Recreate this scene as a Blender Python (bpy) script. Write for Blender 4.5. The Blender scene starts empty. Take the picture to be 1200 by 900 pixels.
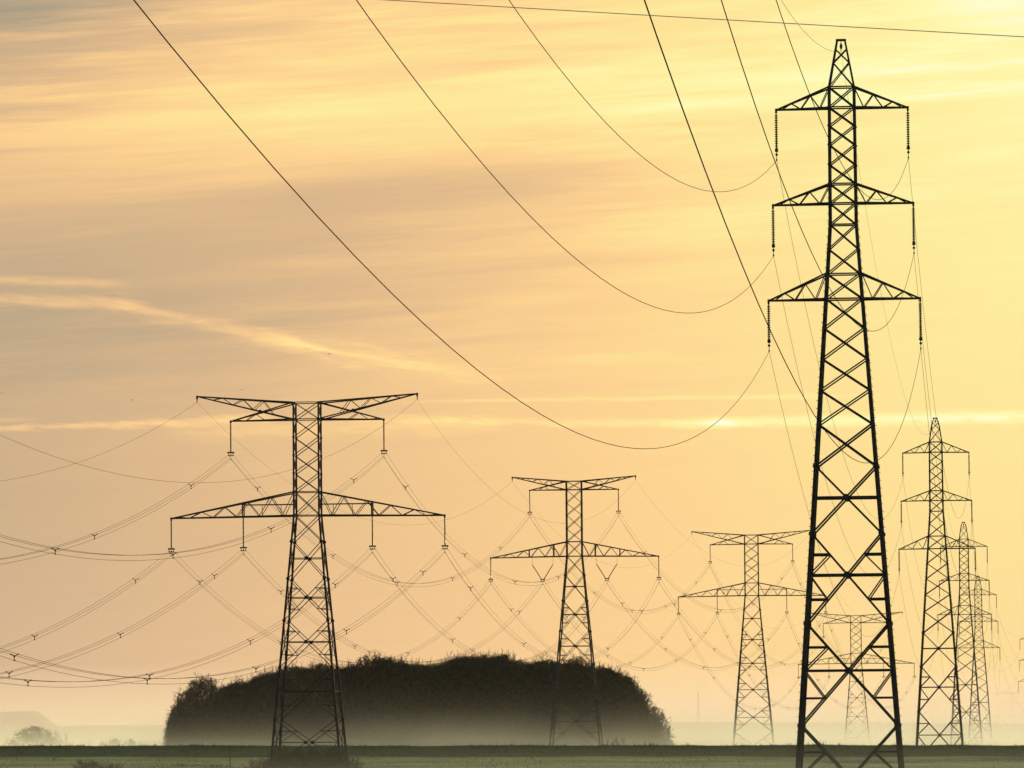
import bpy, math, random
import numpy as np
from mathutils import Vector, Matrix
random.seed(7); rng = np.random.default_rng(7)
S = bpy.context.scene
col = S.collection
rad = math.radians

# ------------------------------------------------------------------ camera
F = 6500.0                 # focal length in pixels of a 1200 px wide picture
EYE = 2.0
PITCH = math.atan((877 - 450) / F); ROLL = rad(-0.5)
cam = bpy.data.cameras.new('camera'); cam.lens = F / 1200 * 36; cam.sensor_width = 36
cam.clip_start = 1; cam.clip_end = 20000
co = bpy.data.objects.new('camera', cam); col.objects.link(co)
CM = Matrix.Rotation(math.pi / 2 + PITCH, 3, 'X') @ Matrix.Rotation(ROLL, 3, 'Z')
co.matrix_world = Matrix.Translation((0, 0, EYE)) @ CM.to_4x4()
S.camera = co

def at(px, py, d):
    """point at distance d (along +Y) that the photograph shows at pixel px, py"""
    v = CM @ Vector(((px - 600) / F, (450 - py) / F, -1))
    v = v * (d / v.y)
    return Vector((v.x, v.y, v.z + EYE))

def lin(c):
    return tuple(((x / 255) / 12.92 if x / 255 <= .04045 else ((x / 255 + .055) / 1.055) ** 2.4) for x in c)

S.view_settings.view_transform = 'Standard'; S.view_settings.look = 'None'
S.view_settings.exposure = 0; S.view_settings.gamma = 1
S.render.engine = 'CYCLES'
S.cycles.use_denoising = True; S.cycles.denoiser = 'OPENIMAGEDENOISE'; S.cycles.denoising_prefilter = 'ACCURATE'
S.cycles.max_bounces = 4; S.cycles.volume_bounces = 0
S.cycles.sample_clamp_indirect = 3

# ------------------------------------------------------------------ world
SUN_AZ, SUN_EL = rad(6.6), rad(9.6)
W = bpy.data.worlds.new('World'); S.world = W; W.use_nodes = True
nt = W.node_tree; N = nt.nodes; L = nt.links
N.clear()
def nd(t, **k):
    n = N.new(t)
    for a, b in k.items(): setattr(n, a, b)
    return n
def put(sock, v):
    if isinstance(v, bpy.types.NodeSocket): L.new(v, sock)
    else: sock.default_value = v
def mth(op, a, b=0.0, c=0.0, clamp=False):
    n = nd('ShaderNodeMath', operation=op, use_clamp=clamp)
    put(n.inputs[0], a); put(n.inputs[1], b)
    if op in ('MULTIPLY_ADD', 'COMPARE', 'SMOOTH_MIN'): put(n.inputs[2], c)
    return n.outputs[0]
def smooth(v, a, b, lo=0.0, hi=1.0):
    n = nd('ShaderNodeMapRange', interpolation_type='SMOOTHSTEP')
    put(n.inputs[0], v); n.inputs[1].default_value = a; n.inputs[2].default_value = b
    n.inputs[3].default_value = lo; n.inputs[4].default_value = hi
    return n.outputs[0]
def noise(U, V, su, sv, tilt=0.0, detail=4.0, rough=.55, seed=0.0, dist=0.0):
    """streaky cloud noise; U,V are sky angles (pixels of 1/6500 rad), su,sv streak length and height"""
    c, s = math.cos(tilt), math.sin(tilt)
    a = mth('ADD', mth('MULTIPLY', U, c / su), mth('MULTIPLY', V, s / su))
    b = mth('ADD', mth('MULTIPLY', U, -s / sv), mth('MULTIPLY', V, c / sv))
    x = nd('ShaderNodeCombineXYZ'); L.new(a, x.inputs[0]); L.new(b, x.inputs[1]); x.inputs[2].default_value = seed
    n = nd('ShaderNodeTexNoise'); L.new(x.outputs[0], n.inputs['Vector'])
    n.inputs['Scale'].default_value = 1; n.inputs['Detail'].default_value = detail
    n.inputs['Roughness'].default_value = rough; n.inputs['Distortion'].default_value = dist
    return n.outputs['Fac']
tc = nd('ShaderNodeTexCoord'); sx = nd('ShaderNodeSeparateXYZ'); L.new(tc.outputs['Generated'], sx.inputs[0])
X, Y, Z = sx.outputs
az = mth('MULTIPLY', mth('ARCTAN2', X, Y), F)
el = mth('MULTIPLY', mth('ARCSINE', Z), F)
# undo the camera roll so that streaks keep their slope, U to the right, V down, in 1/6500 rad
U = mth('ADD', az, 600.0)
V = mth('SUBTRACT', 877.0, el)
def sk(px, py):            # photo pixel -> U,V of the sky
    v = CM @ Vector(((px - 600) / F, (450 - py) / F, -1)); v.normalize()
    return 600 + F * math.atan2(v.x, v.y), 877 - F * math.asin(v.z)
su_, sv_ = 1290.0, -120.0
dx = mth('SUBTRACT', U, su_); dy = mth('MULTIPLY', mth('SUBTRACT', V, sv_), .6)
T0 = mth('SQRT', mth('ADD', mth('MULTIPLY', dx, dx), mth('MULTIPLY', dy, dy)))
# cirrus veils, upper part of the view
big = noise(U, V, 900, 150, rad(-5), 3, .5, 1.3)
fine = noise(U, V, 340, 24, rad(-3.5), 5, .6, 4.1, .3)
wisp = noise(U, V, 300, 11, rad(-3), 4, .6, 9.7, .2)
hi = smooth(V, 420, 60)                       # veils thicken upwards
veil = smooth(mth('ADD', mth('MULTIPLY', big, .62), mth('MULTIPLY', fine, .38)), .40, .62)
veil = mth('MULTIPLY', veil, hi)
hair = noise(U, V, 120, 6, rad(-4.5), 5, .7, 13.1, .6)
brk = smooth(noise(U, V, 210, 90, rad(-5), 3, .5, 21.0), .36, .62, .35, 1.15)
tex = mth('ADD', mth('ADD', mth('MULTIPLY', fine, .44), mth('MULTIPLY', wisp, .30)), mth('MULTIPLY', hair, .30))
tex = mth('MULTIPLY', mth('MULTIPLY', mth('SUBTRACT', tex, .5), brk), smooth(V, 600, 120, .22, 1))
T = mth('SUBTRACT', mth('ADD', T0, 110.0), mth('MULTIPLY', veil, 330.0))
T = mth('SUBTRACT', T, mth('MULTIPLY', mth('MULTIPLY', tex, smooth(T0, 150, 700, .4, 1)), 1150.0))
# broad bright veil from upper left to the middle, grey wedges beside it
def blob(cu, cv, ru, rv, tilt, amt):
    global T
    cu, cv = sk(cu, cv)
    c, s = math.cos(tilt), math.sin(tilt)
    a = mth('SUBTRACT', U, cu); b = mth('SUBTRACT', V, cv)
    p = mth('MULTIPLY', mth('ADD', mth('MULTIPLY', a, c), mth('MULTIPLY', b, s)), 1 / ru)
    q = mth('MULTIPLY', mth('ADD', mth('MULTIPLY', a, -s), mth('MULTIPLY', b, c)), 1 / rv)
    q = mth('ADD', q, mth('MULTIPLY', mth('SUBTRACT', fine, .5), 1.2))
    r = mth('SQRT', mth('ADD', mth('MULTIPLY', p, p), mth('MULTIPLY', q, q)))
    T = mth('SUBTRACT', T, mth('MULTIPLY', smooth(r, 1.0, 0.0), amt))
blob(150, 150, 560, 120, rad(-6), 420)
blob(420, 60, 520, 90, rad(-8), 150)
blob(30, 10, 330, 50, rad(-4), -400)
blob(450, 225, 420, 40, rad(-3), -170)
blob(620, 205, 200, 35, rad(0), -120)
blob(250, 330, 720, 190, rad(-6), -270)
blob(560, 250, 420, 90, rad(-6), -110)
blob(1150, 0, 160, 60, rad(0), 160)
blob(720, 420, 130, 14, rad(-1), 120)
blob(610, 352, 120, 14, rad(-4), 150)
blob(330, 318, 330, 14, rad(-4), 110)
# contrails: (points, half width, strength, softness)
jit = noise(U, V, 75, 10, rad(6), 5, .62, 2.2)
jit2 = noise(U, V, 26, 9, 0, 3, .6, 7.7)
def trail(x0, y0, x1, y1, w0, w1, amt, f0=.02, f1=.15, wob=1.0):
    global T
    (a, b), (c, d) = sk(x0, y0), sk(x1, y1)
    ln = math.hypot(c - a, d - b); ux, uy = (c - a) / ln, (d - b) / ln
    p = mth('MULTIPLY', mth('ADD', mth('MULTIPLY', mth('SUBTRACT', U, a), ux), mth('MULTIPLY', mth('SUBTRACT', V, b), uy)), 1 / ln)
    q = mth('ADD', mth('MULTIPLY', mth('SUBTRACT', U, a), -uy), mth('MULTIPLY', mth('SUBTRACT', V, b), ux))
    q = mth('ADD', q, mth('MULTIPLY', mth('SUBTRACT', jit, .5), 22.0 * wob))
    wd = mth('ADD', w0, mth('MULTIPLY', p, w1 - w0))
    r = mth('DIVIDE', mth('ABSOLUTE', q), mth('MAXIMUM', wd, 1.0))
    m = smooth(r, 1.15, 0.0)
    m = mth('MULTIPLY', m, mth('MULTIPLY', smooth(p, 0, f0), smooth(p, 1, 1 - f1)))
    m = mth('MULTIPLY', m, smooth(jit2, .25, .55, .55, 1))
    T = mth('SUBTRACT', T, mth('MULTIPLY', m, amt))
trail(-300, 341, 190, 358, 7, 11, 430, .02, .1, 1.3)
trail(110, 353, 400, 412, 9, 15, 400, .2, .35, 1.2)
trail(345, 405, 640, 452, 9, 17, 260, .1, .6, 1.6)
trail(250, 384, 600, 450, 14, 30, 240, .5, .7, 1.8)
trail(310, 392, 410, 418, 5, 6, 260, .4, .5, 1.2)
trail(-200, 321, 165, 333, 4, 8, 430, .02, .15, .5)
trail(-200, 507, 330, 491, 4, 7, 470, .02, .05, .9)
trail(160, 510, 620, 493, 13, 14, 230, .2, .2, 1.2)
trail(360, 490, 900, 497, 6, 7, 260, .2, .1, .9)
trail(740, 496, 1500, 483, 8, 12, 430, .15, .02, .5)
trail(430, 471, 1080, 462, 3, 4, 230, .2, .3, .3)
trail(-100, 494, 60, 491, 4, 4, 260, .02, .3, .3)
T = mth('MAXIMUM', T, 0.0)
rp = nd('ShaderNodeValToRGB'); L.new(mth('MULTIPLY', T, 1 / 2400.0), rp.inputs[0])
stops = [(0, (255, 255, 225)), (170, (255, 249, 176)), (400, (254, 236, 157)), (600, (254, 224, 149)), (800, (253, 210, 145)),
         (1000, (241, 199, 142)), (1250, (222, 184, 139)), (1500, (203, 174, 137)), (1900, (160, 152, 130)), (2400, (112, 118, 124))]
cr = rp.color_ramp
while len(cr.elements) < len(stops): cr.elements.new(.5)
for e, (p, c) in zip(cr.elements, stops): e.position = p / 2400; e.color = (*lin(c), 1)
# warm pink low along the horizon
pk = nd('ShaderNodeMix', data_type='RGBA'); L.new(smooth(V, 560, 840, 0, .55), pk.inputs[0])
rp2 = nd('ShaderNodeValToRGB'); L.new(mth('MULTIPLY', T, 1 / 2400.0), rp2.inputs[0])
cr2 = rp2.color_ramp; st2 = [(0, (255, 236, 170)), (500, (254, 226, 155)), (900, (254, 209, 148)), (1100, (246, 199, 146)), (1500, (226, 187, 149)), (2400, (120, 118, 122))]
while len(cr2.elements) < len(st2): cr2.elements.new(.5)
for e, (p, c) in zip(cr2.elements, st2): e.position = p / 2400; e.color = (*lin(c), 1)
L.new(rp.outputs[0], pk.inputs[6]); L.new(rp2.outputs[0], pk.inputs[7])
sky = nd('ShaderNodeTexSky', sky_type='NISHITA'); sky.sun_disc = False
sky.sun_elevation = SUN_EL; sky.sun_rotation = SUN_AZ; sky.altitude = 100
bg1 = nd('ShaderNodeBackground'); L.new(sky.outputs[0], bg1.inputs[0]); bg1.inputs[1].default_value = .10
bg2 = nd('ShaderNodeBackground'); L.new(pk.outputs[2], bg2.inputs[0]); bg2.inputs[1].default_value = 1
mx = nd('ShaderNodeMixShader'); L.new(smooth(T0, 1900, 5200), mx.inputs[0])
L.new(bg2.outputs[0], mx.inputs[1]); L.new(bg1.outputs[0], mx.inputs[2])
out = nd('ShaderNodeOutputWorld'); L.new(mx.outputs[0], out.inputs[0])
W.cycles.sampling_method = 'MANUAL'; W.cycles.sample_map_resolution = 1024

# ------------------------------------------------------------------ sun
sl = bpy.data.lights.new('sun', 'SUN'); sl.energy = 3.0; sl.angle = rad(.5); sl.color = (1, .76, .42)
so = bpy.data.objects.new('sun', sl); col.objects.link(so)
sd = Vector((math.sin(SUN_AZ) * math.cos(SUN_EL), math.cos(SUN_AZ) * math.cos(SUN_EL), math.sin(SUN_EL)))
so.rotation_euler = sd.to_track_quat('Z', 'Y').to_euler()
so.location = sd * 100

# ------------------------------------------------------------------ helpers
def tag(o, label=None, cat=None, group=None, kind=None):
    if label: o['label'] = label
    if cat: o['category'] = cat
    if group: o['group'] = group
    if kind: o['kind'] = kind
    return o
def empty(name, loc, rz=0.0):
    o = bpy.data.objects.new(name, None); col.objects.link(o)
    o.location = loc; o.rotation_euler = (0, 0, rz); o.empty_display_size = .5
    return o
class MB:
    def __init__(s): s.v = []; s.f = []
    def bar(s, p, q, w, h=None):
        p, q = Vector(p), Vector(q); d = q - p
        if d.length < 1e-6: return s
        d.normalize(); h = h or w
        up = Vector((0, 1, 0)) if abs(d.y) < .9 else Vector((1, 0, 0))
        a = d.cross(up).normalized() * (w / 2); b = d.cross(a).normalized() * (h / 2)
        n = len(s.v)
        for c in (p, q):
            s.v += [c - a - b, c + a - b, c + a + b, c - a + b]
        s.f += [(n, n+3, n+2, n+1), (n+4, n+5, n+6, n+7), (n, n+1, n+5, n+4), (n+1, n+2, n+6, n+5), (n+2, n+3, n+7, n+6), (n+3, n, n+4, n+7)]
        return s
    def double(s, p, q, w, gap):
        """two slim angle irons side by side with an open gap between them"""
        p, q = Vector(p), Vector(q); d = (q - p).normalized()
        o = Vector((-d.z, 0, d.x)) if abs(d.y) < .7 else Vector((0, -d.z, d.y))
        o = o.normalized() * gap / 2
        s.bar(p + o, q + o, w); s.bar(p - o, q - o, w)
        return s
    def plate(s, c, r, axis='y', t=.04, n=8):
        c = Vector(c); k = len(s.v)
        for e in (-t/2, t/2):
            for i in range(n):
                a = 2 * math.pi * (i + .5) / n; u, v = r * math.cos(a), r * math.sin(a)
                s.v.append(c + (Vector((u, e, v)) if axis == 'y' else Vector((e, u, v)) if axis == 'x' else Vector((u, v, e))))
        s.f.append(tuple(range(k, k + n))); s.f.append(tuple(range(k + 2*n - 1, k + n - 1, -1)))
        for i in range(n):
            j = (i + 1) % n; s.f.append((k + i, k + n + i, k + n + j, k + j))
        return s
    def tube(s, pts, r, n=5):
        pts = [Vector(p) for p in pts]; k = len(s.v); m = len(pts)
        rr = r if isinstance(r, (list, tuple)) else [r] * m
        for i, p in enumerate(pts):
            d = (pts[min(i + 1, m - 1)] - pts[max(i - 1, 0)]).normalized()
            up = Vector((0, 0, 1)) if abs(d.z) < .9 else Vector((1, 0, 0))
            a = d.cross(up).normalized(); b = d.cross(a)
            for j in range(n):
                t = 2 * math.pi * j / n
                s.v.append(p + (a * math.cos(t) + b * math.sin(t)) * rr[i])
        for i in range(m - 1):
            for j in range(n):
                j2 = (j + 1) % n
                s.f.append((k + i*n + j, k + i*n + j2, k + (i+1)*n + j2, k + (i+1)*n + j))
        s.f.append(tuple(k + j for j in reversed(range(n)))); s.f.append(tuple(k + (m-1)*n + j for j in range(n)))
        return s
    def build(s, name, mat, parent=None, loc=None):
        me = bpy.data.meshes.new(name); me.from_pydata([tuple(v) for v in s.v], [], s.f); me.update()
        me.materials.append(mat)
        o = bpy.data.objects.new(name, me); col.objects.link(o)
        if parent: o.parent = parent
        if loc is not None: o.location = loc
        return o
def copy_tree(o, parent=None):
    c = o.copy(); col.objects.link(c); c.parent = parent
    for ch in o.children: copy_tree(ch, c)
    return c

def mat(name, c1, c2, scale=3.0, rough=.6, metal=0.0, detail=4, spec=.5):
    m = bpy.data.materials.new(name); m.use_nodes = True; t = m.node_tree
    b = t.nodes['Principled BSDF']; b.inputs['Roughness'].default_value = rough; b.inputs['Metallic'].default_value = metal; b.inputs['Specular IOR Level'].default_value = spec
    g = t.nodes.new('ShaderNodeNewGeometry'); n = t.nodes.new('ShaderNodeTexNoise'); n.inputs['Scale'].default_value = scale
    n.inputs['Detail'].default_value = detail
    t.links.new(g.outputs['Position'], n.inputs['Vector'])
    r = t.nodes.new('ShaderNodeValToRGB'); r.color_ramp.elements[0].position = .35; r.color_ramp.elements[1].position = .68
    r.color_ramp.elements[0].color = (*c1, 1); r.color_ramp.elements[1].color = (*c2, 1)
    t.links.new(n.outputs['Fac'], r.inputs[0]); t.links.new(r.outputs[0], b.inputs['Base Color'])
    return m
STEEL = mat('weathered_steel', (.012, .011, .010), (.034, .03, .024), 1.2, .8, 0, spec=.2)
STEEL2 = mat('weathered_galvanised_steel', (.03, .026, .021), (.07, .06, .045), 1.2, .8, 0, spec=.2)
PORC = mat('brown_glass_insulator', (.03, .018, .012), (.05, .03, .02), 6, .4)
WIRE = mat('dark_aluminium_cable', (.07, .045, .025), (.11, .07, .04), 4, 1.0, 0, spec=0)
RUST = mat('reddish_cable', (.92, .36, .22), (.95, .42, .27), 4, 1.0, 0, spec=0)
BARK = mat('grey_brown_bark', (.026, .022, .011), (.085, .068, .034), 1.5, 1, spec=0)
FEATHER = mat('dark_feathers', (.02, .018, .016), (.04, .035, .03), 20, .8)

# ------------------------------------------------------------------ ground
KN = [(-400, -3.0), (0, -1.9), (200, -4.2), (437, -7.4), (520, -5.2), (600, -2.55), (613, -2.2), (660, -1.05), (700, -.35), (742, .28), (762, .22), (800, -.8),
      (850, -3.2), (900, -6.5), (1000, -9.5), (1200, -11), (1600, -12), (2300, -12), (2900, -3), (3600, 15.5), (4100, 12), (5000, -6), (6200, -20)]
def catmull(d):
    for i in range(len(KN) - 1):
        if d <= KN[i + 1][0]: break
    x0, y0 = KN[i]; x1, y1 = KN[i + 1]
    xm, ym = KN[max(i - 1, 0)]; xp, yp = KN[min(i + 2, len(KN) - 1)]
    t = max(0, min(1, (d - x0) / (x1 - x0)))
    m0 = (y1 - ym) / (x1 - xm) * (x1 - x0); m1 = (yp - y0) / (xp - x0) * (x1 - x0)
    return (2*t**3 - 3*t**2 + 1)*y0 + (t**3 - 2*t**2 + t)*m0 + (-2*t**3 + 3*t**2)*y1 + (t**3 - t**2)*m1
def ground(x, d):
    z = catmull(d)
    w = max(0.0, min(1.0, (d - 480) / 130))
    lim = max(20, .12 * d)
    z += -.0079 * max(-lim, min(lim, x)) * w
    z += .05 * math.sin(x * .11 + d * .013) * math.sin(x * .037 + 1.3 + d * .031)
    if d > 1500: z += 1.2 * math.sin(x * .006 + 1) * min(1, (d - 1500) / 1000)
    return z + EYE
ys = [-350, -150, 0, 80, 160, 240, 320, 380, 437, 480, 520, 550] + [570 + 6*i for i in range(56)] + [906 + 15*i for i in range(12)] + [1100, 1200, 1400, 1700, 2000, 2300, 2600, 2900, 3100, 3250, 3400, 3500, 3560, 3620, 3700, 3850, 4100, 4500, 5000, 5600, 6200]
xs = sorted(set([-2600, -2000, -1500, -1100, -800, -600, -480, -400, -340, -290, -250, -220, -190] + [-170 + 6*i for i in range(58)] + [190, 220, 250, 290, 340, 400, 480, 600, 800, 1100, 1500, 2000, 2600]))
g = MB()
for y in ys:
    for x in xs: g.v.append((x, y, ground(x, y)))
nx = len(xs)
for j in range(len(ys) - 1):
    for i in range(nx - 1): g.f.append((j*nx+i, j*nx+i+1, (j+1)*nx+i+1, (j+1)*nx+i))
gm = bpy.data.materials.new('winter_fields'); gm.use_nodes = True; t = gm.node_tree; b = t.nodes['Principled BSDF']; b.inputs['Roughness'].default_value = .95
b.inputs['Specular IOR Level'].default_value = 0
ge = t.nodes.new('ShaderNodeNewGeometry'); sp = t.nodes.new('ShaderNodeSeparateXYZ'); t.links.new(ge.outputs['Position'], sp.inputs[0])
def tn(scale, detail=6, vec=None):
    n = t.nodes.new('ShaderNodeTexNoise'); n.inputs['Scale'].default_value = scale; n.inputs['Detail'].default_value = detail
    t.links.new(vec or ge.outputs['Position'], n.inputs['Vector']); return n.outputs['Fac']
def tm(op, a, bb, c=0.0):
    n = t.nodes.new('ShaderNodeMath'); n.operation = op
    for i, v in enumerate((a, bb, c)):
        if isinstance(v, bpy.types.NodeSocket): t.links.new(v, n.inputs[i])
        else: n.inputs[i].default_value = v
    return n.outputs[0]
def trp(v, a, bb, c1, c2):
    n = t.nodes.new('ShaderNodeValToRGB'); t.links.new(v, n.inputs[0]); n.color_ramp.elements[0].position = a; n.color_ramp.elements[1].position = bb
    n.color_ramp.elements[0].color = (*c1, 1); n.color_ramp.elements[1].color = (*c2, 1); return n.outputs[0]
def tmix(f, a, bb):
    n = t.nodes.new('ShaderNodeMix'); n.data_type = 'RGBA'; t.links.new(f, n.inputs[0]); t.links.new(a, n.inputs[6]); t.links.new(bb, n.inputs[7]); return n.outputs[2]
dark = trp(tn(.35), .3, .75, (.040, .072, .032), (.09, .14, .058))
light = trp(tn(.09, 8), .32, .68, (.24, .30, .11), (.50, .52, .24))
soil = trp(tn(.5), .3, .7, (.06, .055, .03), (.12, .105, .06))
edge = tm('ADD', sp.outputs[1], tm('MULTIPLY', tn(.05, 4), 26.0))
fl = t.nodes.new('ShaderNodeMapRange'); t.links.new(edge, fl.inputs[0]); fl.inputs[1].default_value = 671; fl.inputs[2].default_value = 677
base = tmix(fl.outputs[0], light, dark)
ps = t.nodes.new('ShaderNodeMapRange'); t.links.new(tn(.03, 5), ps.inputs[0]); ps.inputs[1].default_value = .5; ps.inputs[2].default_value = .62; ps.inputs[4].default_value = .8
rt = t.nodes.new('ShaderNodeMapRange'); t.links.new(sp.outputs[0], rt.inputs[0]); rt.inputs[1].default_value = 8; rt.inputs[2].default_value = 50
pf = tm('MULTIPLY', ps.outputs[0], rt.outputs[0])
base = tmix(pf, base, soil)
t.links.new(base, b.inputs['Base Color'])
bp = t.nodes.new('ShaderNodeBump'); bp.inputs['Strength'].default_value = .6; bp.inputs['Distance'].default_value = .3; t.links.new(tn(1.3), bp.inputs['Height']); t.links.new(bp.outputs[0], b.inputs['Normal'])
go = g.build('ground', gm); tag(go, kind='structure')
for p in go.data.polygons: p.use_smooth = True

# young crop standing on the field, one uncountable cover
GR = mat('crop_blades', (.034, .062, .026), (.085, .125, .05), .6, 1, spec=0)
k = MB(); n_bl = 90000
dd = np.concatenate([rng.uniform(596, 672, 9000), rng.uniform(672, 770, n_bl // 2 - 9000), rng.uniform(715, 775, n_bl - n_bl // 2)])
xx = rng.uniform(-1, 1, n_bl) * dd * .105
nzv = np.sin(xx * .9) * np.sin(xx * .23 + dd * .07) + np.sin(xx * .31 + 2)
for d, x, q, r1, r2 in zip(dd, xx, nzv, rng.uniform(0, 1, n_bl), rng.uniform(-1, 1, n_bl)):
    h = .07 + .09 * r1 + .04 * q
    if r1 > .985: h *= 2.9
    h *= .75 + .7 * max(0, math.sin(x * .47 + 1.1 * math.sin(x * .19)) * math.sin(x * 1.3 + d * .4))
    h = max(h, .05); w = .05 + .05 * r1; z = ground(x, d) - .02; a = len(k.v); s = r2 * .1
    k.v += [(x - w/2, d, z), (x + w/2, d + .03, z), (x + s, d, z + h)]; k.f.append((a, a+1, a+2))
tag(k.build('grass', GR), 'short green winter crop covering the field up to its crest', 'crop', kind='stuff')

# ------------------------------------------------------------------ haze and mist
def air(name, x0, x1, y0, y1, z0, z1, dens, color, g_, label, fall=None):
    m = bpy.data.materials.new(name); m.use_nodes = True; t = m.node_tree; t.nodes.clear()
    o_ = t.nodes.new('ShaderNodeOutputMaterial'); v = t.nodes.new('ShaderNodeVolumePrincipled')
    v.inputs['Color'].default_value = (*color, 1); v.inputs['Density'].default_value = dens; v.inputs['Anisotropy'].default_value = g_
    t.links.new(v.outputs[0], o_.inputs['Volume'])
    if fall:                            # mist thins out with height and lies in patches
        zb, sc_, cell = fall
        def M1(op, a, b=0.0):
            n = t.nodes.new('ShaderNodeMath'); n.operation = op
            for k_, q in enumerate((a, b)):
                if isinstance(q, bpy.types.NodeSocket): t.links.new(q, n.inputs[k_])
                else: n.inputs[k_].default_value = q
            return n.outputs[0]
        ge_ = t.nodes.new('ShaderNodeNewGeometry'); sp_ = t.nodes.new('ShaderNodeSeparateXYZ'); t.links.new(ge_.outputs['Position'], sp_.inputs[0])
        mp = t.nodes.new('ShaderNodeVectorMath'); mp.operation = 'MULTIPLY'; mp.inputs[1].default_value = (1 / cell, .4 / cell, 5 / cell); t.links.new(ge_.outputs['Position'], mp.inputs[0])
        nz = t.nodes.new('ShaderNodeTexNoise'); nz.inputs['Scale'].default_value = 1; nz.inputs['Detail'].default_value = 2; t.links.new(mp.outputs[0], nz.inputs['Vector'])
        zz = M1('ADD', sp_.outputs[2], M1('MULTIPLY', M1('SUBTRACT', nz.outputs['Fac'], .5), -sc_ * 2.6))
        e_ = M1('EXPONENT', M1('MULTIPLY', M1('MAXIMUM', M1('SUBTRACT', zz, zb), 0.0), -1 / sc_))
        t.links.new(M1('MULTIPLY', e_, dens), v.inputs['Density'])
        m.cycles.volume_step_rate = .2 if cell > 50 else .25
    b = MB(); b.v = [(x0,y0,z0),(x1,y0,z0),(x1,y1,z0),(x0,y1,z0),(x0,y0,z1),(x1,y0,z1),(x1,y1,z1),(x0,y1,z1)]
    b.f = [(0,3,2,1),(4,5,6,7),(0,1,5,4),(1,2,6,5),(2,3,7,6),(3,0,4,7)]
    o = b.build(name, m); tag(o, label, 'mist' if name != 'haze' else 'haze', kind='stuff')
    return o
air('haze', -2700, 2700, -450, 6300, -60, 75, .000014, (.97, .97, .97), .4, 'thin golden morning haze over the whole valley')
MISTC = (.88, .96, .87)
air('ground_mist', -1400, 1400, 852, 3350, -40, 15 + EYE, .0060, MISTC, .4, 'low morning mist lying in the hollow behind the field', (0 + EYE, 2.3, 70))
air('valley_mist', -2500, 2500, 1700, 5900, -50, 27 + EYE, .0008, (1.0, .93, .88), .4, 'pale mist veiling the far hillside')
air('field_mist', -300, 300, 120, 700, -22, 1.2 + EYE, .0007, MISTC, .4, 'thin ground mist around the feet of the nearest pylons', (-2.6 + EYE, 1.1, 40))

# ------------------------------------------------------------------ pylons
def lattice_face(mb, mbp, z0, z1, h0, h1, face, w, dbl, gap, hor_mid=False, knees=False, plates=0.0):
    """one X panel on one face of a square tower. face 0 front,1 back,2 left,3 right"""
    def P(u, z, h):
        return Vector((u, -h, z)) if face == 0 else Vector((u, h, z)) if face == 1 else Vector((-h, u, z)) if face == 2 else Vector((h, u, z))
    A, B = P(-h0, z0, h0), P(h0, z0, h0); C, D = P(-h1, z1, h1), P(h1, z1, h1)
    mb.bar(A, D, w)
    (mb.double(B, C, dbl, gap) if dbl else mb.bar(B, C, w))
    tX = h0 / (h0 + h1); zc = z0 + (z1 - z0) * tX; hc = h0 + (h1 - h0) * tX
    if hor_mid:
        mb.bar(P(-hc, zc, hc), P(hc, zc, hc), w * 1.05)
    if plates:
        mbp.plate(P(0, zc, hc), plates, 'y' if face < 2 else 'x', .05)
    if knees:
        for s in (-1, 1):
            for (zz, hh, t_) in ((z0, h0, tX * .5), (z1, h1, tX + (1 - tX) * .5)):
                zk = z0 + (z1 - z0) * t_; hk = h0 + (h1 - h0) * t_
                fr = abs(t_ - tX) / (tX if t_ < tX else 1 - tX)
                uk = s * hh * fr
                mb.bar(P(s * hk, zk, hk), P(uk, zk, hk), w * .95)
                if dbl and ((s < 0) == (t_ < tX)): mb.double(P(uk, zk, hk), P(s * hc, zc, hc), dbl, gap)
                else: mb.bar(P(uk, zk, hk), P(s * hc, zc, hc), w * .75)
def legs_mesh(hf, zs, wf, sx_, sy_, bolts=0.0):
    mb = MB()
    for a, b_ in zip(zs[:-1], zs[1:]):
        ha, hb = hf(a), hf(b_)
        mb.bar((sx_*ha, sy_*ha, a + .05), (sx_*hb, sy_*hb, b_ - .05), wf((a + b_) / 2))
    if bolts:
        z = zs[4] - 2
        i = 0
        while z > zs[-1] + 2.5:
            h = hf(z); w = wf(z) / 2
            mb.bar((sx_*(h + w - .02), sy_*h, z), (sx_*(h + w + bolts), sy_*h, z), .045)
            z -= .62; i += 1
    return mb
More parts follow.
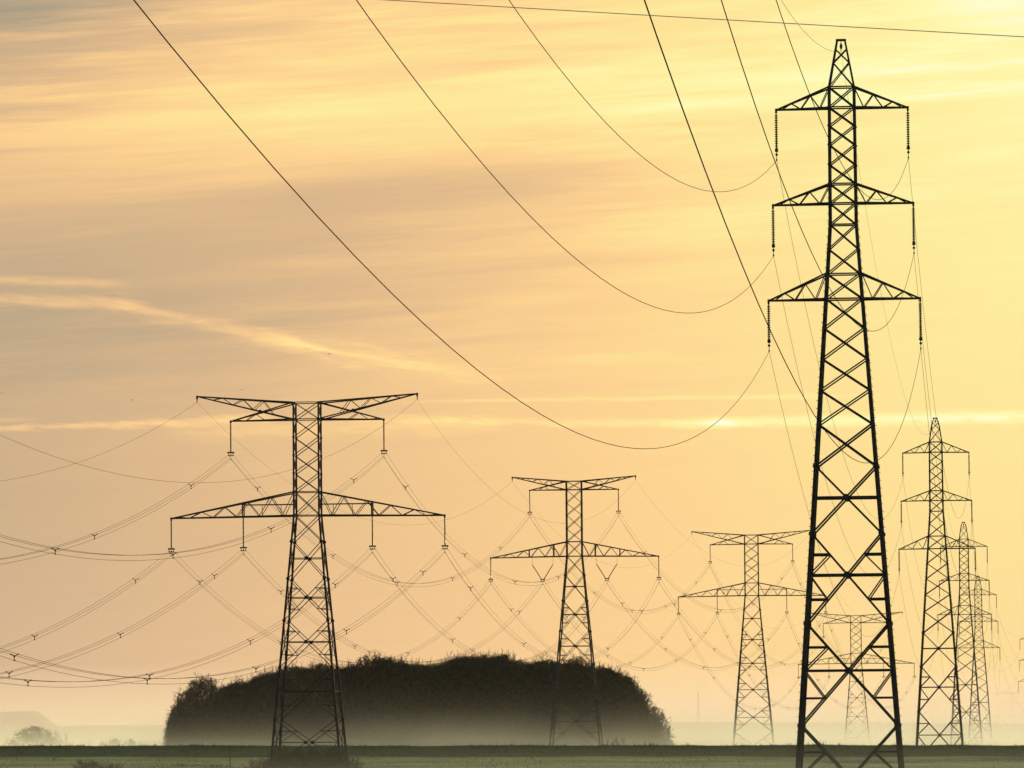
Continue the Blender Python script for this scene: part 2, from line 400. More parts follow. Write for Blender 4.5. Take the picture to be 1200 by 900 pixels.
def body(root, H, nodes, hf, wleg, wbar, dbl, gap, mid_from, knee_from, hors, steel, plates, bolts=0.0):
    """nodes: z relative to the top; H: height of the top above the foot"""
    zs = [z for z in nodes if z > -H + 1.8] + [-H]
    up = H
    zz = [z + up for z in zs]; hh = lambda z: hf(z - up)
    for sx_ in (-1, 1):
        for sy_ in (-1, 1):
            lm = legs_mesh(hh, zz, lambda z: wleg(z - up), sx_, sy_, bolts)
            lm.bar((sx_*hh(0), sy_*hh(0), .25), (sx_*hh(0), sy_*hh(0), -1.2), .7)     # concrete stub
            lm.build('leg', steel, root)
    br, pl = MB(), MB()
    for a, b_ in zip(zs[:-1], zs[1:]):
        for fc in range(4):
            lattice_face(br, pl, a + up, b_ + up, hf(a), hf(b_), fc, wbar(a), dbl(a), gap(a), hor_mid=a <= mid_from, knees=a <= knee_from,
                         plates=plates if a <= mid_from else 0)
    for z in hors:
        if z > -H:
            h = hf(z); c = [Vector((-h,-h,z+up)), Vector((h,-h,z+up)), Vector((h,h,z+up)), Vector((-h,h,z+up))]
            for i in range(4): br.bar(c[i], c[(i+1) % 4], wbar(z) * 1.1)
    for z in zs[1:-1]:
        h = hf(z)
        for sx_ in (-1, 1):
            for y_ in (-h - wleg(z)/2 - .03, h + wleg(z)/2 + .03):
                pl.plate((sx_*h, y_, z + up), plates * (.95 if z <= mid_from else .62), 'y', .05)
    n0 = len(br.v); br.v += pl.v; br.f += [tuple(i + n0 for i in f) for f in pl.f]; br.build('bracing', steel, root)

def crossarm(root, steel, s, hb, zt, zb, xt, ztip, n, w, wl, dbl=0, gap=.1, post=()):
    """tapering lattice arm on side s: roots at body half width hb between zt and zb, tip at xt"""
    mb = MB()
    tip = Vector((s * xt, 0, ztip))
    for y in (-hb, hb):
        T_, B_ = Vector((s * hb, y, zt)), Vector((s * hb, y, zb))
        mb.bar(T_, tip, w); mb.bar(B_, tip + Vector((0, 0, 0)), w * 1.1)
        # zigzag web
        prev = T_
        for i in range(1, n + 1):
            f = 1 - (1 - i / (n + .6)) ** 1.0
            q = B_.lerp(tip, f) if i % 2 == 1 else T_.lerp(tip, f)
            if dbl and i == 1 and s < 0: mb.double(prev, q, dbl, gap)
            else: mb.bar(prev, q, wl)
            prev = q
        for px in post:
            f = (px - hb) / (xt - hb)
            mb.bar(T_.lerp(tip, f), B_.lerp(tip, f), wl * 1.8)
    for i in range(0, n + 1):
        f = i / (n + .6)
        a = Vector((s*hb, -hb, zb)).lerp(tip, f); b_ = Vector((s*hb, hb, zb)).lerp(tip, f)
        mb.bar(a, b_, wl)
        f2 = (i + 1) / (n + .6)
        if f2 < 1:
            mb.bar(a, Vector((s*hb, hb, zb)).lerp(tip, f2), wl)
    mb.bar(tip + Vector((0, 0, .12)), tip - Vector((0, 0, .25)), w * 1.3)
    mb.build('crossarm', steel, root)

# ---- the three-armed type
K = 437 / F
ZA = lambda y: -(y - 47) * K
nodesA = [ZA(y) for y in (103, 127, 149, 171.5, 195, 217.5, 240.5, 265.7, 294.6, 324, 353, 388, 424, 461, 501, 550.5, 629.6, 734.7, 853.7, 985)]
def hfA(z):
    y = 47 - z / K
    if y < 103: return K * (4.5 + (y - 47) * 10.1 / 56)
    if y < 265.7: return K * (14.6 + (y - 103) * .004)
    return K * (15.2 + (y - 265.7) * .0698)
ARMS_A = [(103, 127.5, 77.5, 128.5), (217.5, 240.5, 82.5, 241.5), (324, 353.5, 89, 354)]
def pylon_a(px, py_top, d, label, yaw=5.4, rounded=False, K2=1.0):
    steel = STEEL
    base = at(px, py_top, d); top = base.z
    gz = ground(base.x, d); H = top - gz
    root = empty('lattice_pylon', (base.x, d, gz), -rad(yaw)); root.scale = (1, .66, 1)
    tag(root, label, 'pylon', 'three armed pylons of the right hand line')
    body(root, H, nodesA, hfA, lambda z: .20 + min(1, -z / 60) * .15, lambda z: .10 if z > ZA(340) else .11 if z > ZA(500) else .145,
         lambda z: 0, lambda z: 0, ZA(600-60), ZA(630 - 10), [ZA(y) for y in (103, 127, 217.5, 240.5, 265.7, 324, 353.5)], steel, .26, bolts=.11)
    # peak
    pk_ = MB(); zz = [0, ZA(58), ZA(74), ZA(103)]
    for sx_ in (-1, 1):
        for sy_ in (-1, 1):
            if rounded:
                pk_.tube([(sx_*hfA(ZA(y))*k_, sy_*hfA(ZA(y))*k_, H + ZA(y)) for y, k_ in ((47, .35), (49, .75), (56, 1.12), (66, 1.15), (103, 1))], .09, 4)
            else: pk_.bar((sx_*hfA(0), sy_*hfA(0), H), (sx_*hfA(zz[3]), sy_*hfA(zz[3]), H + zz[3] + .05), .15)
    for fc in range(4):
        lattice_face(pk_, pk_, zz[1] + H, zz[2] + H, hfA(zz[1]), hfA(zz[2]), fc, .08, 0, 0)
        lattice_face(pk_, pk_, zz[2] + H, zz[3] + H, hfA(zz[2]), hfA(zz[3]) , fc, .085, 0, 0)
    for y_ in (-.3, .3): pk_.bar((-hfA(0) - .1, y_, H), (hfA(0) + .1, y_, H), .14)
    pk_.bar((0, -.3, H), (0, .3, H), .12)
    pk_.build('peak', steel, root)
    cl = {}
    for i, (yt, yb, hx, ytip) in enumerate(ARMS_A):
        for s in (-1, 1):
            crossarm(root, steel, s, hfA(ZA(yb)), H + ZA(yt), H + ZA(yb), hx * K, H + ZA(ytip), 5, .13, .075)
            ins = MB(); x = s * hx * K; z = H + ZA(ytip) - .2
            ins.bar((x, 0, z), (x, 0, z - 3.05), .10)
            for j in range(15): 
                zz_ = z - .25 - j * .185
                ins.tube([(x, 0, zz_ + .05), (x, 0, zz_), (x, 0, zz_ - .06)], [.07, .15, .08], 8)
            io = ins.build('insulator', PORC, root)
            ft = MB(); ft.bar((x, 0, z - 3.0), (x, 0, z - 3.75), .05); ft.plate((x, 0, z - 3.02), .15, 'y', .12); ft.plate((x, 0, z - 3.35), .11, 'y', .1)
            ft.tube([(x, -.25, z - 3.8), (x, 0, z - 3.72), (x, .25, z - 3.8)], .06, 5)
            ft.build('clamp', steel, io)
            cl['LR'[s > 0] + str(i)] = (x, 0, z - 3.8)
    ht = MB(); ht.bar((0, 0, H), (0, 0, H - .9), .05); ht.tube([(0, 0, H - .25), (0, 0, H - .5), (0, 0, H - .75)], [.05, .13, .05], 8)
    ht.build('insulator', PORC, root)
    cl['E'] = (0, 0, H - .9)
    M_ = Matrix.Translation(root.location) @ Matrix.Rotation(-rad(yaw), 4, 'Z')
    return {k_: M_ @ Vector(v) for k_, v in cl.items()}

# ---- the two-armed type
KB = 613 / F
nodesB = [-v for v in (0, 1.85, 3.87, 5.87, 7.87, 9.9, 12.5, 15.4, 19.5, 24.1, 29.3, 35, 40.6, 46.8, 53.5, 60)]
nodesB2 = [-v for v in (0, 1.34, 3.45, 5.4, 7.55, 9.6, 11.9, 14.9, 19, 23.8, 29, 35, 41.7, 48.5, 56)]
def pylon_b(px, py_top, d, label, variant=0, yaw=4.0, sc=1.0, group='two armed pylons of the left hand line'):
    base = at(px, py_top, d); gz = ground(base.x, d); H = (base.z - gz) / sc
    root = empty('lattice_pylon', (base.x, d, gz), -rad(yaw)); root.scale = (sc,) * 3
    tag(root, label, 'pylon', group)
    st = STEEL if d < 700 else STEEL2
    if variant == 0: nodes, hb, slope, zl, zlt, za, xo, zo, xi, zi, xl = nodesB, 1.39, .089, -12.5, -9.9, -1.85, 12.25, .85, 8.52, -1.95, 15.2
    else: nodes, hb, slope, zl, zlt, za, xo, zo, xi, zi, xl = nodesB2, 1.2, .092, -11.9, -9.6, -1.34, 9.8, .75, 7.05, -1.36, 13.35
    hf = lambda z: hb + max(0, zl - z) * slope
    body(root, H, nodes, hf, lambda z: .17 + .08 * min(1, -z / 40), lambda z: .085, lambda z: 0, lambda z: 0,
         zl - .5, zl - 6, [0, za, zlt, zl], st, .22)
    cl = {}
    for s in (-1, 1):
        mb = MB()
        for y in (-hb, hb):
            Tt, Bb = Vector((s*hb, y, H)), Vector((s*hb, y, H + za))
            tipo, tipi = Vector((s*xo, 0, H + zo)), Vector((s*xi, 0, H + zi))
            mb.bar(Tt, tipo, .14); mb.bar(Bb, tipo, .13); mb.bar(Tt, tipi, .13); mb.bar(Bb, tipi, .14)
            pr = Bb
            for i in range(1, 9):
                f = i / 9.5
                lo = Bb.lerp(tipo, f); hi_ = Tt.lerp(tipo, f); q = hi_ if i % 2 else lo
                if f > .3: mb.bar(pr, q, .065)
                pr = q
            pr = Tt
            for i in range(1, 5):
                f = .30 + i / 6.5 if i < 5 else .95
                lo = Bb.lerp(tipi, f); hi_ = Tt.lerp(tipi, f); q = lo if i % 2 else hi_
                if i > 1: mb.bar(pr, q, .065)
                pr = q
            f = (xo * .36) / xo
            mb.plate(Tt.lerp(tipi, .53) + Vector((0, .02 if y > 0 else -.02, .1)), .2, 'y', .05)
        mb.bar(tipo + Vector((0, 0, .1)), tipo - Vector((0, 0, .3)), .2); mb.bar(tipi + Vector((0, 0, .1)), tipi - Vector((0, 0, .2)), .2)
        for f in (.25, .5, .75):
            mb.bar(Vector((s*hb, -hb, H)).lerp(tipo, f), Vector((s*hb, hb, H)).lerp(tipo, f), .06)
            mb.bar(Vector((s*hb, -hb, H+za)).lerp(tipi, f), Vector((s*hb, hb, H+za)).lerp(tipi, f), .06)
        mb.bar(tipo, tipo - Vector((0, 0, .65)), .09)
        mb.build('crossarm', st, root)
        cl['EL' if s < 0 else 'ER'] = (s*xo, 0, H + zo - .65)
        crossarm(root, st, s, hb, H + zlt, H + zl, xl, H + zl - .15, 10, .145, .075, post=(7.17,) if variant == 0 else (3.3, 7.2))
        if variant == 0:
            wk = MB()
            for y in (-.5, .5): wk.bar((s*hb, y, H + zl + 1.25), (s*7.17, y, H + zl + 1.25), .09)
            for xx_ in (2.9, 5.0): wk.bar((s*xx_, -.5, H + zl), (s*xx_, -.5, H + zl + 1.25), .06)
            wk.build('walkway_rail', st, root)
        def string(x, z, ln, key, x2=None):
            ins = MB()
            tops = [x] if x2 is None else [x - x2, x + x2]
            for xt_ in tops:
                a = Vector((xt_, 0, z)); b_ = Vector((x, 0, z - ln)) if x2 is None else Vector((x + (xt_ - x) * .12, 0, z - ln))
                ins.bar(a, b_, .10)
                nn = int(ln / .2)
                for j in range(1, nn):
                    c = a.lerp(b_, (j + .2) / (nn + .2)); dd_ = (b_ - a).normalized() * .05
                    ins.tube([c - dd_, c, c + dd_], [.06, .135, .06], 6)
                if x2 is not None: ins.bar(Vector((xt_, 0, z + 1.25)), a, .035)
            io = ins.build('insulator', PORC, root)
            yk = MB(); zb_ = z - ln
            yk.bar((x - .38, 0, zb_ - .02), (x + .38, 0, zb_ - .02), .16); yk.bar((x - .36, 0, zb_), (x - .1, 0, zb_ - .45), .05); yk.bar((x + .36, 0, zb_), (x + .1, 0, zb_ - .45), .05)
            yk.plate((x, 0, zb_ - .3), .1, 'y', .08)
            for ox, oz in ((-.26, -.3), (.26, -.3), (0, -.72)): yk.tube([(x + ox, -.3, zb_ + oz - .05), (x + ox, 0, zb_ + oz), (x + ox, .3, zb_ + oz - .05)], .05, 5)
            yk.build('yoke', st, io)
            cl[key] = (x, 0, zb_ - .45)
        string(s*xi, H + zi - .2, 3.25, 'W5' if s < 0 else 'W6')
        string(s*xl, H + zl - .35, 3.15, 'W1' if s < 0 else 'W4')
        if variant == 0: string(s*7.17, H + zl - .1, 3.35, 'W2' if s < 0 else 'W3')
        else: string(s*5.1, H + zl - 1.25, 2.35, 'W2' if s < 0 else 'W3', 1.65)
    M_ = Matrix.Translation(root.location) @ Matrix.Rotation(-rad(yaw), 4, 'Z') @ Matrix.Scale(sc, 4)
    return {k_: M_ @ Vector(v) for k_, v in cl.items()}

A = [pylon_a(985.5, 47, 437, 'tall near black three armed pylon, largest in the picture'),
     pylon_a(1096, 490, 874, 'three armed pylon just right of the tallest pylon, about half its height', rounded=True),
     pylon_a(1129, 612, 1240, 'third three armed pylon, its rounded top peeping over the lowest arm of the one before', rounded=True),
     pylon_a(1146, 675, 1595, 'smaller dark three armed pylon standing close right of the third', rounded=True),
     pylon_a(1212, 731, 1990, 'faint three armed pylon with only its left arm tips inside the right edge', rounded=True)]
B = [pylon_b(359.8, 472, 613, 'largest two armed pylon, in front of the left part of the dark grove'),
     pylon_b(672.5, 564, 880, 'two armed pylon with V shaped insulators before the right part of the grove', 1),
     pylon_b(880.3, 627, 1146, 'two armed pylon left of the tallest pylon, against open sky'),
     pylon_b(1002.7, 721.5, 1459, 'faint two armed pylon seen between the legs of the tallest pylon')]
pylon_b(1185, 811, 4700, 'tiny pale pink pylon far off in the mist near the right edge', 0, 4, .78, 'distant pylons')

# ------------------------------------------------------------------ cables
def sagpts(P, Q, sag, n=48, hi=1.0):
    r = []
    for i in range(n + 1):
        s = i / n * hi; p = P.lerp(Q, s); p.z -= 4 * sag * s * (1 - s); r.append(p)
    return r
def cable(P, Q, sag, rr, label, group, m=WIRE, name='power_cable'):
    mb = MB(); mb.tube(sagpts(P, Q, sag), rr, 5); o = mb.build(name, m); tag(o, label, 'cable', group); return o
LV = {'0': 'top', '1': 'middle', '2': 'lowest'}
A0 = Vector((-13.53, .31, 0))
cA = Vector((26.40, 437, 0))
fitA = {'L2': (30.28, 17.08), 'L1': (36.57, 16.66), 'L0': (42.31, 16.3), 'R2': (28.01, 17.17), 'R1': (36.38, 18.08), 'R0': (40.56, 16.75)}
for k_, (z0, sg) in fitA.items():
    P = A[0][k_]; Q = Vector((A0.x + P.x - cA.x, A0.y, z0 + EYE))
    cable(P, Q, sg, .017, '%s cable from the upper edge to the %s arm of the tallest pylon' % ('sagging dark' if k_[0] == 'L' else 'steep dark', LV[k_[1]] + (' left' if k_[0] == 'L' else ' right')), 'cables overhead to the tallest pylon')
P = A[0]['E']; cable(P, Vector((A0.x, A0.y, 52 + EYE)), 13.5, .012, 'thin faint earth cable rising from the peak of the tallest pylon', 'cables overhead to the tallest pylon')
nm = ['tallest', 'second', 'third', 'fourth', 'fifth']
for i in range(4):
    for k_ in ('L0', 'L1', 'L2', 'R0', 'R1', 'R2', 'E'):
        sg = (15.5, 12, 12, 12)[i] * (.75 if k_ == 'E' else 1)
        if k_ == 'E': lb = 'earth cable from the peak of the %s to the %s three armed pylon' % (nm[i], nm[i+1])
        else: lb = 'cable from the %s %s arm of the %s three armed pylon to the %s' % (LV[k_[1]], 'left' if k_[0] == 'L' else 'right', nm[i], nm[i+1])
        cable(A[i][k_], A[i+1][k_], sg, .015 if k_ != 'E' else .009, lb, 'cables between the three armed pylons')
def bundle(P, Q, sag, label, group, rr=.022):
    root = empty('cable_bundle', P); tag(root, label, 'cable', group)
    d = (Q - P); ln = d.length; d.z = 0; d.normalize(); side = Vector((d.y, -d.x, 0))
    base = sagpts(P, Q, sag, 40)
    offs = [side * -.27 + Vector((0, 0, .16)), side * .27 + Vector((0, 0, .16)), Vector((0, 0, -.3))]
    for o_ in offs:
        mb = MB(); mb.tube([p + o_ - P for p in base], rr, 4); mb.build('cable', WIRE, root)
    n = max(3, int(ln / 46)); sh = random.uniform(.3, .6)
    for i in range(n):
        s = (i + sh) / n; c = P.lerp(Q, s); c.z -= 4 * sag * s * (1 - s); c = c - P
        mb = MB()
        for o_ in offs: mb.bar(c, c + o_, .055); mb.bar(c + o_ - d * .16, c + o_ + d * .16, .085)
        mb.plate(c, .08, 'y', .08)
        mb.build('spacer', STEEL, root)
cB = Vector((-22.69, 613, 0)); B0 = Vector((-64.05, 338.07, 0))
fitB = {'W1': (17.41, 13.19), 'W2': (14.78, 12.57), 'W3': (15.79, 13.0), 'W4': (15.69, 12.73), 'W5': (24.85, 12.76), 'W6': (27.06, 13.08), 'EL': (33.26, 12.76), 'ER': (33.55, 12.78)}
WN = {'W1': 'outer left lower arm', 'W2': 'inner left lower arm', 'W3': 'inner right lower arm', 'W4': 'outer right lower arm', 'W5': 'left upper arm', 'W6': 'right upper arm', 'EL': 'top left tip', 'ER': 'top right tip'}
nb = ['largest', 'V insulator', 'third', 'fourth']
for k_, (z0, sg) in fitB.items():
    P = B[0][k_]; Q = Vector((B0.x + P.x - cB.x, B0.y, z0 + EYE))
    if k_[0] == 'E': cable(P, Q, sg, .013, 'earth cable, %s, largest two armed pylon, to the left edge' % WN[k_], 'cables leaving to the left edge')
    else: bundle(P, Q, sg, 'triple cable, %s, largest two armed pylon, to the left edge' % WN[k_], 'cables leaving to the left edge', .015)
for i in range(3):
    for k_ in WN:
        P, Q = B[i][k_], B[i+1][k_]
        if k_[0] == 'E': cable(P, Q, 10, .010, 'earth cable from the %s of the %s two armed pylon rightwards' % (WN[k_], nb[i]), 'cables between the two armed pylons')
        else: bundle(P, Q, (12.6, 12.5, 13)[i], 'triple cable, %s, from the %s two armed pylon rightwards' % (WN[k_], nb[i]), 'cables between the two armed pylons', .0145)
# a lone reddish cable crossing the top of the view, much nearer
P, Q = at(-420, -53, 88), at(1900, 82, 79)
cable(P, Q, .03, .0065, 'reddish blurred cable crossing the top of the sky nearly level', None, RUST)

# ------------------------------------------------------------------ trees
def tree_mesh(name, seed, spread=1.0, low=.1, n_main=9, twig=.0016, dense=1.0, depth=4, h=1.0, sprays=1500):
    """a bare winter tree of height 1: trunk + crown of limbs and twigs, returned as two meshes"""
    R = random.Random(seed); tr, cr_ = MB(), MB()
    pts = []; x = y = 0
    for i in range(7):
        z = i / 6 * .72; pts.append((x, y, z)); x += R.uniform(-.018, .018); y += R.uniform(-.018, .018)
    tr.tube(pts, [.016 - .0135 * i / 6 for i in range(7)], 6)
    def tri(p, q, r0, r1):
        d = (q - p); a = Vector((-d.y, d.x, 0))
        a = a.normalized() if a.length > 1e-6 else Vector((1, 0, 0)); b_ = d.cross(a).normalized(); k_ = len(cr_.v)
        for c, r_ in ((p, r0), (q, r1)):
            for t_ in (0, 2.1, 4.2): cr_.v.append(c + (a * math.cos(t_) + b_ * math.sin(t_)) * r_)
        cr_.f.extend([(k_, k_+1, k_+4, k_+3), (k_+1, k_+2, k_+5, k_+4), (k_+2, k_, k_+3, k_+5)])
    def grow(p, d, ln, r_, lv):
        seg = 3 if lv < 3 else 2
        for i in range(seg):
            q = p + d * (ln / seg)
            if not inside(q, 1.12): return
            tri(p, q, r_ * (1 - .22 * i), r_ * (1 - .22 * (i + 1)))
            nch = (0 if lv >= depth else R.choice((1, 2, 2)) if lv < depth - 1 else R.choice((2, 3, 4)))
            if i == seg - 1 and lv < depth: nch += 1
            for _ in range(nch):
                nd_ = (d + Vector((R.gauss(0, .45), R.gauss(0, .45), R.gauss(.03, .45)))).normalized()
                grow(q, nd_, ln * R.uniform(.48, .72), max(r_ * .55, twig), lv + 1)
            d = (d + Vector((R.gauss(0, .12), R.gauss(0, .12), R.gauss(.05, .1)))).normalized(); p = q
    cz, rz_, rx_ = .56, .44, .30 * spread
    def inside(q, k_=1.0):
        return (q.x / rx_) ** 2 + (q.y / rx_) ** 2 + ((q.z - cz) / rz_) ** 2 < k_
    for i in range(n_main):
        u = (i + .5) / n_main; el_ = -.55 + 2.05 * u; an = i * 2.4 + R.uniform(-.4, .4)
        tgt = Vector((math.cos(an) * math.cos(el_) * rx_, math.sin(an) * math.cos(el_) * rx_, cz + rz_ * math.sin(el_)))
        f = max(low, min(.62, tgt.z - .18 - .15 * math.cos(el_)))
        seg = min(5, int(f / .72 * 6)); a = Vector(pts[seg]); b_ = Vector(pts[seg + 1]); p = a.lerp(b_, f / .72 * 6 - seg)
        d = tgt - p; ln = d.length * R.uniform(.66, .8); d.normalize()
        grow(p, d, ln, .0065 * (1.15 - f * .5), 0)
    # fine sprays that stand out of the crown
    for i in range(sprays):
        z_ = R.uniform(-.7, 1) ; an = R.uniform(0, 6.283); c_ = math.sqrt(max(0, 1 - z_ * z_)); k_ = R.uniform(.82, 1.02)
        n_ = Vector((math.cos(an) * c_, math.sin(an) * c_, z_))
        p = Vector((n_.x * rx_ * k_, n_.y * rx_ * k_, cz + n_.z * rz_ * k_))
        d = (n_ + Vector((R.gauss(0, .6), R.gauss(0, .6), R.gauss(.05, .5)))).normalized()
        L_ = R.uniform(.026, .074) * (1.4 if R.random() > .93 else 1); q = p + d * L_
        tri(p, q, twig * 1.3, twig * .8)
        for j in range(R.choice((3, 4, 6))):
            m_ = p.lerp(q, R.uniform(.25, .95)); e_ = (d + Vector((R.gauss(0, .6), R.gauss(0, .6), R.gauss(.1, .5)))).normalized()
            tri(m_, m_ + e_ * L_ * R.uniform(.35, .7), twig * .9, twig * .6)
    # scale the crown so that the highest twig sits at height 1
    mz = max(v.z for v in cr_.v); mx_ = sorted(abs(v.x) for v in cr_.v)[int(len(cr_.v) * .98)]
    for m_ in (tr, cr_): m_.v = [Vector((Vector(v).x, Vector(v).y, Vector(v).z / mz)) for v in m_.v]
    o1 = tr.build('trunk', BARK); o2 = cr_.build('crown', BARK)
    return o1, o2, mx_
variants = []
for sd_ in range(7):
    o1, o2, w_ = tree_mesh('tree', 100 + sd_, spread=(1.0, .9, 1.15, 1.0, 1.1, .85, 1.2)[sd_], low=(.08, .14, .05, .1, .06, .2, .04)[sd_], n_main=(17, 15, 18, 16, 17, 15, 18)[sd_], twig=.0011)
    variants.append((o1, o2, w_))
used = set()
def shrub_mesh(seed):
    R = random.Random(seed); st_, cr_ = MB(), MB()
    for i in range(46):
        an = R.uniform(0, 6.283); tl = abs(R.gauss(0, .38)); d = Vector((math.cos(an) * tl, math.sin(an) * tl, 1)).normalized()
        p = Vector((math.cos(an) * R.uniform(0, .22), math.sin(an) * R.uniform(0, .22), -.05)); H_ = R.uniform(.5, 1) * (1 - .25 * tl)
        pts = [p]
        for j in range(6):
            d = (d + Vector((R.gauss(0, .1), R.gauss(0, .1), 0))).normalized(); pts.append(pts[-1] + d * H_ / 6)
        st_.tube(pts, [.006, .0055, .005, .0045, .004, .003, .002], 3)
        for j in range(1, 7):
            for _ in range(5):
                e_ = (d + Vector((R.gauss(0, .6), R.gauss(0, .6), R.gauss(.1, .4)))).normalized(); q = pts[j] + e_ * R.uniform(.06, .2)
                cr_.tube([pts[j], pts[j].lerp(q, .5) + Vector((R.gauss(0, .01), 0, 0)), q], [.0035, .003, .0018], 3)
                cr_.tube([pts[j].lerp(q, .5), pts[j].lerp(q, .5) + (e_ + Vector((R.gauss(0, .6), R.gauss(0, .6), .2))).normalized() * .08], [.003, .0018], 3)
    return st_.build('stems', BARK), cr_.build('twigs', BARK), .5
for sd_ in range(3): variants.append(shrub_mesh(40 + sd_))
for sd_ in range(3):
    variants.append(tree_mesh('tree', 300 + sd_, spread=1.15, low=.06, n_main=10, twig=.0014, sprays=420))
def tree(vi, loc, height, width, rz, label, group, cat='tree', name='bare_tree'):
    o1, o2, w_ = variants[vi]
    root = empty(name, loc, rz); root.scale = (width / 2 / w_, width / 2 / w_, height)
    tag(root, label, cat, group)
    for o in (o1, o2):
        if (vi, o.name) not in used and o.parent is None and vi not in used: c = o
        else: c = o.copy(); col.objects.link(c)
        c.parent = root
    used.add(vi)
    return root
prof = [(196, 850), (199, 836), (212, 808), (228, 797), (240, 791), (255, 797), (268, 802), (285, 796), (300, 792), (324, 788), (345, 783), (362, 779), (385, 783), (410, 781), (430, 777), (446, 769), (462, 777),
        (483, 781), (510, 774), (540, 776), (565, 773), (585, 771), (610, 779), (640, 777), (675, 774), (700, 783), (712, 784), (738, 797), (755, 806), (769, 817), (779, 832), (786, 852)]
def outline(px):
    for (a, b_), (c, d) in zip(prof[:-1], prof[1:]):
        if a <= px <= c: return b_ + (d - b_) * (px - a) / (c - a)
    return 860
rt_ = random.Random(5)
rows = [(985, 26, 0.0), (1003, 24, .5), (1022, 24, .2), (1042, 22, .7), (1062, 22, .4)]
GL = 'bare leafless tree packed inside the long dark grove'
for ri, (d, n, ph) in enumerate(rows):
    x0, x1 = 262 + ri * 6, 735 - ri * 6
    for i in range(n):
        px = x0 + (x1 - x0) * (i + ph * .6) / (n - 1 + ph * .6) + rt_.uniform(-6, 6)
        px = min(max(px, 258), 742)
        ytop = outline(px) - 5 - 3 * math.sin(math.pi * (px - 258) / 484) + (rt_.choice((-7, -4, -1, 2, 5, 8, 12)) if ri < 3 else rt_.uniform(-4, 10))
        dj = d + rt_.uniform(-6, 6)
        tp = at(px, ytop, dj); gz = ground(tp.x, dj)
        wd = rt_.uniform(8.5, 15) * (.8 if px < 285 or px > 715 else 1)
        lb = GL
        if ri == 0 and i == 0: lb = 'bare tree just right of the airy rounded tree ending the grove'
        if ri == 0 and i == n - 1: lb = 'bare tree at the far right end of the grove'
        tree(rt_.choice((0, 1, 2, 3, 4, 5, 6, 10, 11, 12)) if ri < 2 else rt_.randrange(7), (tp.x, dj, gz - .2), tp.z - gz + .2, wd, rt_.uniform(0, 6.28), lb, 'bare trees of the grove')
# bushy margin that hides the trunks
for i in range(60):
    px = 228 + 528 * i / 59 + rt_.uniform(-3, 3); dj = 972 + rt_.uniform(-4, 6)
    top = min(862, outline(px - (14 if px < 300 else -14 if px > 690 else 0)) + rt_.uniform(12, 48)); tp = at(px, top, dj); gz = ground(tp.x, dj)
    tree((2, 6, 4)[i % 3], (tp.x, dj, gz - 2.5), tp.z - gz + 2.5, rt_.uniform(8, 11), rt_.uniform(0, 6.28), 'lower bare shrub tree on the near margin of the grove', 'shrub trees along the grove margin', 'tree', 'shrub_tree')
tp = at(240, 787, 968); gz = ground(tp.x, 968)
tree(10, (tp.x, 968, gz - .2), tp.z - gz + .2, 12.5, .4, 'airy rounded bare tree at the far left end of the grove', 'bare trees of the grove')
tp = at(214, 818, 964); gz = ground(tp.x, 964)
tree(11, (tp.x, 964, gz - 1.2), tp.z - gz + 1.2, 6.0, 1.4, 'low bare tree leaning out below the airy tree at the grove left end', 'bare trees of the grove')
for px_, py_, w_, v_ in ((225, 803, 8.5, 12), (205, 834, 5.0, 10), (262, 797, 9.5, 11), (218, 826, 6.5, 12)):
    tp = at(px_, py_, 967); gz = ground(tp.x, 967)
    tree(v_, (tp.x, 967 + px_ * .02, gz - .8), tp.z - gz + .8, w_, px_ * .7, 'airy bare tree among those rounding off the left end of the grove', 'bare trees of the grove')
tp = at(766, 822, 972); gz = ground(tp.x, 972)
tree(11, (tp.x, 972, gz - 1.2), tp.z - gz + 1.2, 6.5, 2.4, 'low airy bare tree at the right tip of the grove', 'bare trees of the grove')
def plant(px, ytop, d, w_px, vi, label, group=None, name='bush', cat='bush', sink=.3):
    tp = at(px, ytop, d); gz = ground(tp.x, d)
    tree(vi, (tp.x, d, gz - sink), tp.z - gz + sink, w_px * d / F, rt_.uniform(0, 6.28), label, group, cat, name)
# pale trees in the mist at the left
plant(38, 849, 1250, 60, 12, 'wide pale bare tree in the mist at the far left', None, 'bare_tree', 'tree')
plant(66, 854, 1260, 34, 9, 'pale bare tree in the mist just right of the wide one', None, 'bare_tree', 'tree')
for i, (x_, y_) in enumerate([(6, 866), (20, 867), (84, 868), (100, 867), (112, 868), (128, 864), (140, 864), (152, 866), (163, 868), (176, 870)]):
    plant(x_, y_, 1500 + 7*i, 30, 7 + i % 3, 'pale low bush in the mist left of the grove', 'pale bushes in the mist', sink=3)
for x_, y_, w_, v_ in ((120, 866, 22, 10), (135, 861, 30, 11), (152, 864, 26, 12), (165, 868, 22, 10), (16, 865, 24, 12), (95, 868, 20, 11)):
    plant(x_, y_, 1180, w_, v_, 'pale feathery bush in the mist left of the grove', 'feathery bushes in the mist', sink=2.5)
for i in range(16):
    px = -60 + 7.4 * i; yt = 830 + (3 if px < 35 else (px - 35) * .9) + rt_.uniform(-1.5, 1.5)
    plant(px, yt, 3420 + rt_.uniform(-30, 40), 30, i % 7, 'pale tree of the distant wood on the far hill', 'trees of the distant wood', 'distant_tree', 'tree', 1)
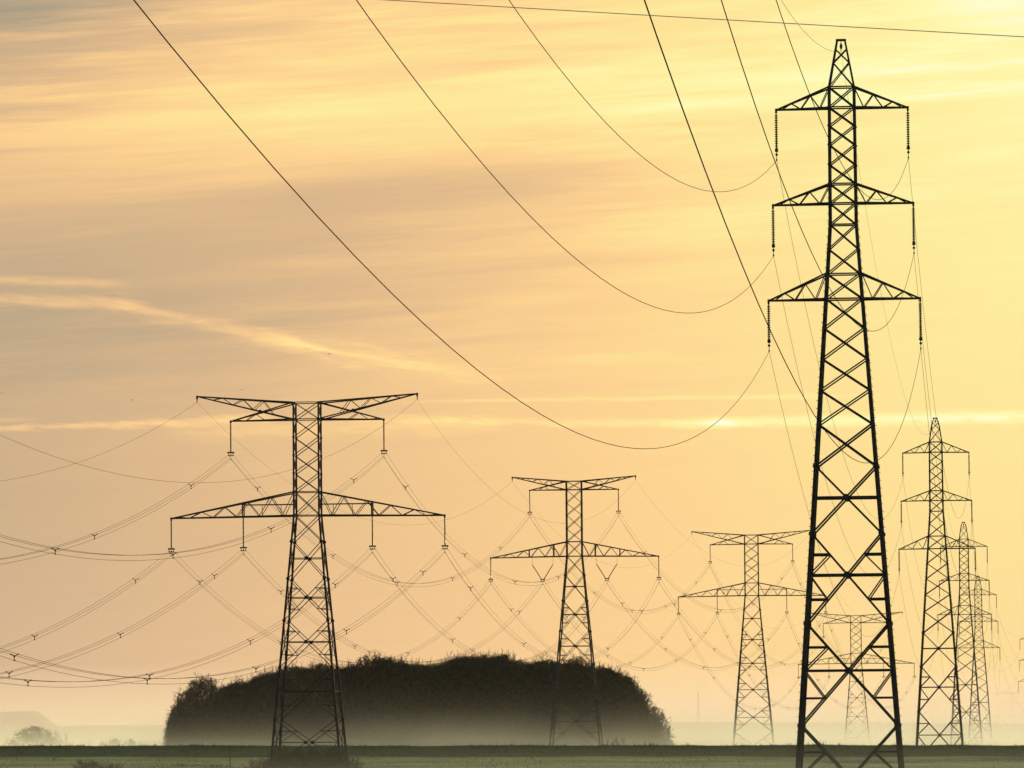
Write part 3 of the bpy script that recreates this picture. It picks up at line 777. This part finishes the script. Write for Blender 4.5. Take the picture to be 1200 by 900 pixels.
# twiggy bushes around the foot of the largest two armed pylon
for i, (x_, y_, d_, w_) in enumerate([(215, 894, 622, 36), (252, 893, 618, 36), (303, 888, 616, 36), (322, 878, 612, 44), (344, 876, 606, 50), (362, 875, 604, 52), (381, 877, 606, 46), (398, 881, 610, 36), (340, 884, 602, 40), (372, 880, 600, 44), (330, 880, 608, 40), (352, 874, 610, 48), (388, 874, 608, 44), (405, 884, 604, 36), (360, 882, 598, 50), (344, 888, 594, 46), (385, 888, 594, 46), (315, 888, 596, 40)]):
    plant(x_, y_, d_, w_, 7 + i % 3, 'twiggy grey bush in the ground mist at the foot of the largest two armed pylon', 'bushes at the pylon foot', sink=.8)
plant(105, 890, 612, 46, 7, 'small grey bush at the bottom left below the pale field'); plant(128, 893, 612, 30, 8, 'smaller twiggy bush beside the small grey bush at the bottom left')
plant(722, 863, 872, 30, 9, 'small thorny bush beside the right leg of the V insulator pylon', sink=.2)
pm = MB(); p0 = at(270, 904, 608); pm.tube([(0, 0, 0), (-.03, 0, .9), (-.1, 0, at(0, 884, 608).z - p0.z + .6)], [.06, .055, .05], 7)
tag(pm.build('wooden_post', BARK, loc=(p0.x, 608, ground(p0.x, 608) - .1)), 'thin leaning wooden post among the bushes left of the pylon foot', 'post')

# ------------------------------------------------------------------ distant masts, birds
for px, py, d, lb in ((818, 812, 3000, 'very faint thin mast on the misty horizon, right of the grove'), (175, 843, 3300, 'faint stub of a mast on the misty hill left of the grove')):
    tp = at(px, py, d); gz = ground(tp.x, d); m_ = MB(); hh = tp.z - gz
    for a in range(3):
        an = a * 2.1; m_.bar((1.1*math.cos(an), 1.1*math.sin(an), -1), (.2*math.cos(an), .2*math.sin(an), hh), .2)
    for j in range(int(hh / 2)):
        z = j * 2; r_ = 1.1 - .9 * z / hh; a = j * 2.1
        m_.bar((r_*math.cos(a), r_*math.sin(a), z), (r_*math.cos(a+2.1), r_*math.sin(a+2.1), z + 2), .1)
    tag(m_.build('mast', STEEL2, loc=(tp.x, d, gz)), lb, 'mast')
def bird(px, py, d, sp, rz, label):
    m_ = MB(); r_ = sp / 2
    m_.tube([(0, -.32*r_*2, 0), (0, -.2*r_*2, .02), (0, 0, .03), (0, .2*r_*2, .02), (0, .36*r_*2, 0)], [.01, .07*r_*2, .1*r_*2, .06*r_*2, .015], 7)
    for s in (-1, 1):
        k_ = len(m_.v)
        for x, y, z in ((0, .12, .03), (.5, .2, .22), (1, .02, .12), (.5, -.06, .2), (0, -.12, .03)):
            m_.v.append(Vector((s*x*r_, y*r_, z*r_))); 
        for x, y, z in ((0, .12, .0), (.5, .2, .19), (1, .02, .10), (.5, -.06, .17), (0, -.12, .0)):
            m_.v.append(Vector((s*x*r_, y*r_, z*r_)))
        m_.f += [tuple(k_ + i for i in range(5)), tuple(k_ + 9 - i for i in range(5))]
        for i in range(5): j = (i + 1) % 5; m_.f.append((k_+i, k_+5+i, k_+5+j, k_+j))
    o = m_.build('bird', FEATHER, loc=at(px, py, d)); o.rotation_euler = (0, 0, rz); tag(o, label, 'bird', 'birds in the sky')
bird(386, 415, 520, .40, .7, 'tiny dark bird just below the right end of the slanting vapour trail')
bird(155, 469, 560, .36, 1.2, 'tiny dark bird in the grey sky above the left vapour trail')
bird(283, 457, 560, .32, .3, 'tiny dark bird just above the left top arm of the largest two armed pylon')
bird(2, 461, 520, .3, .4, 'tiny dark bird at the left edge of the sky')
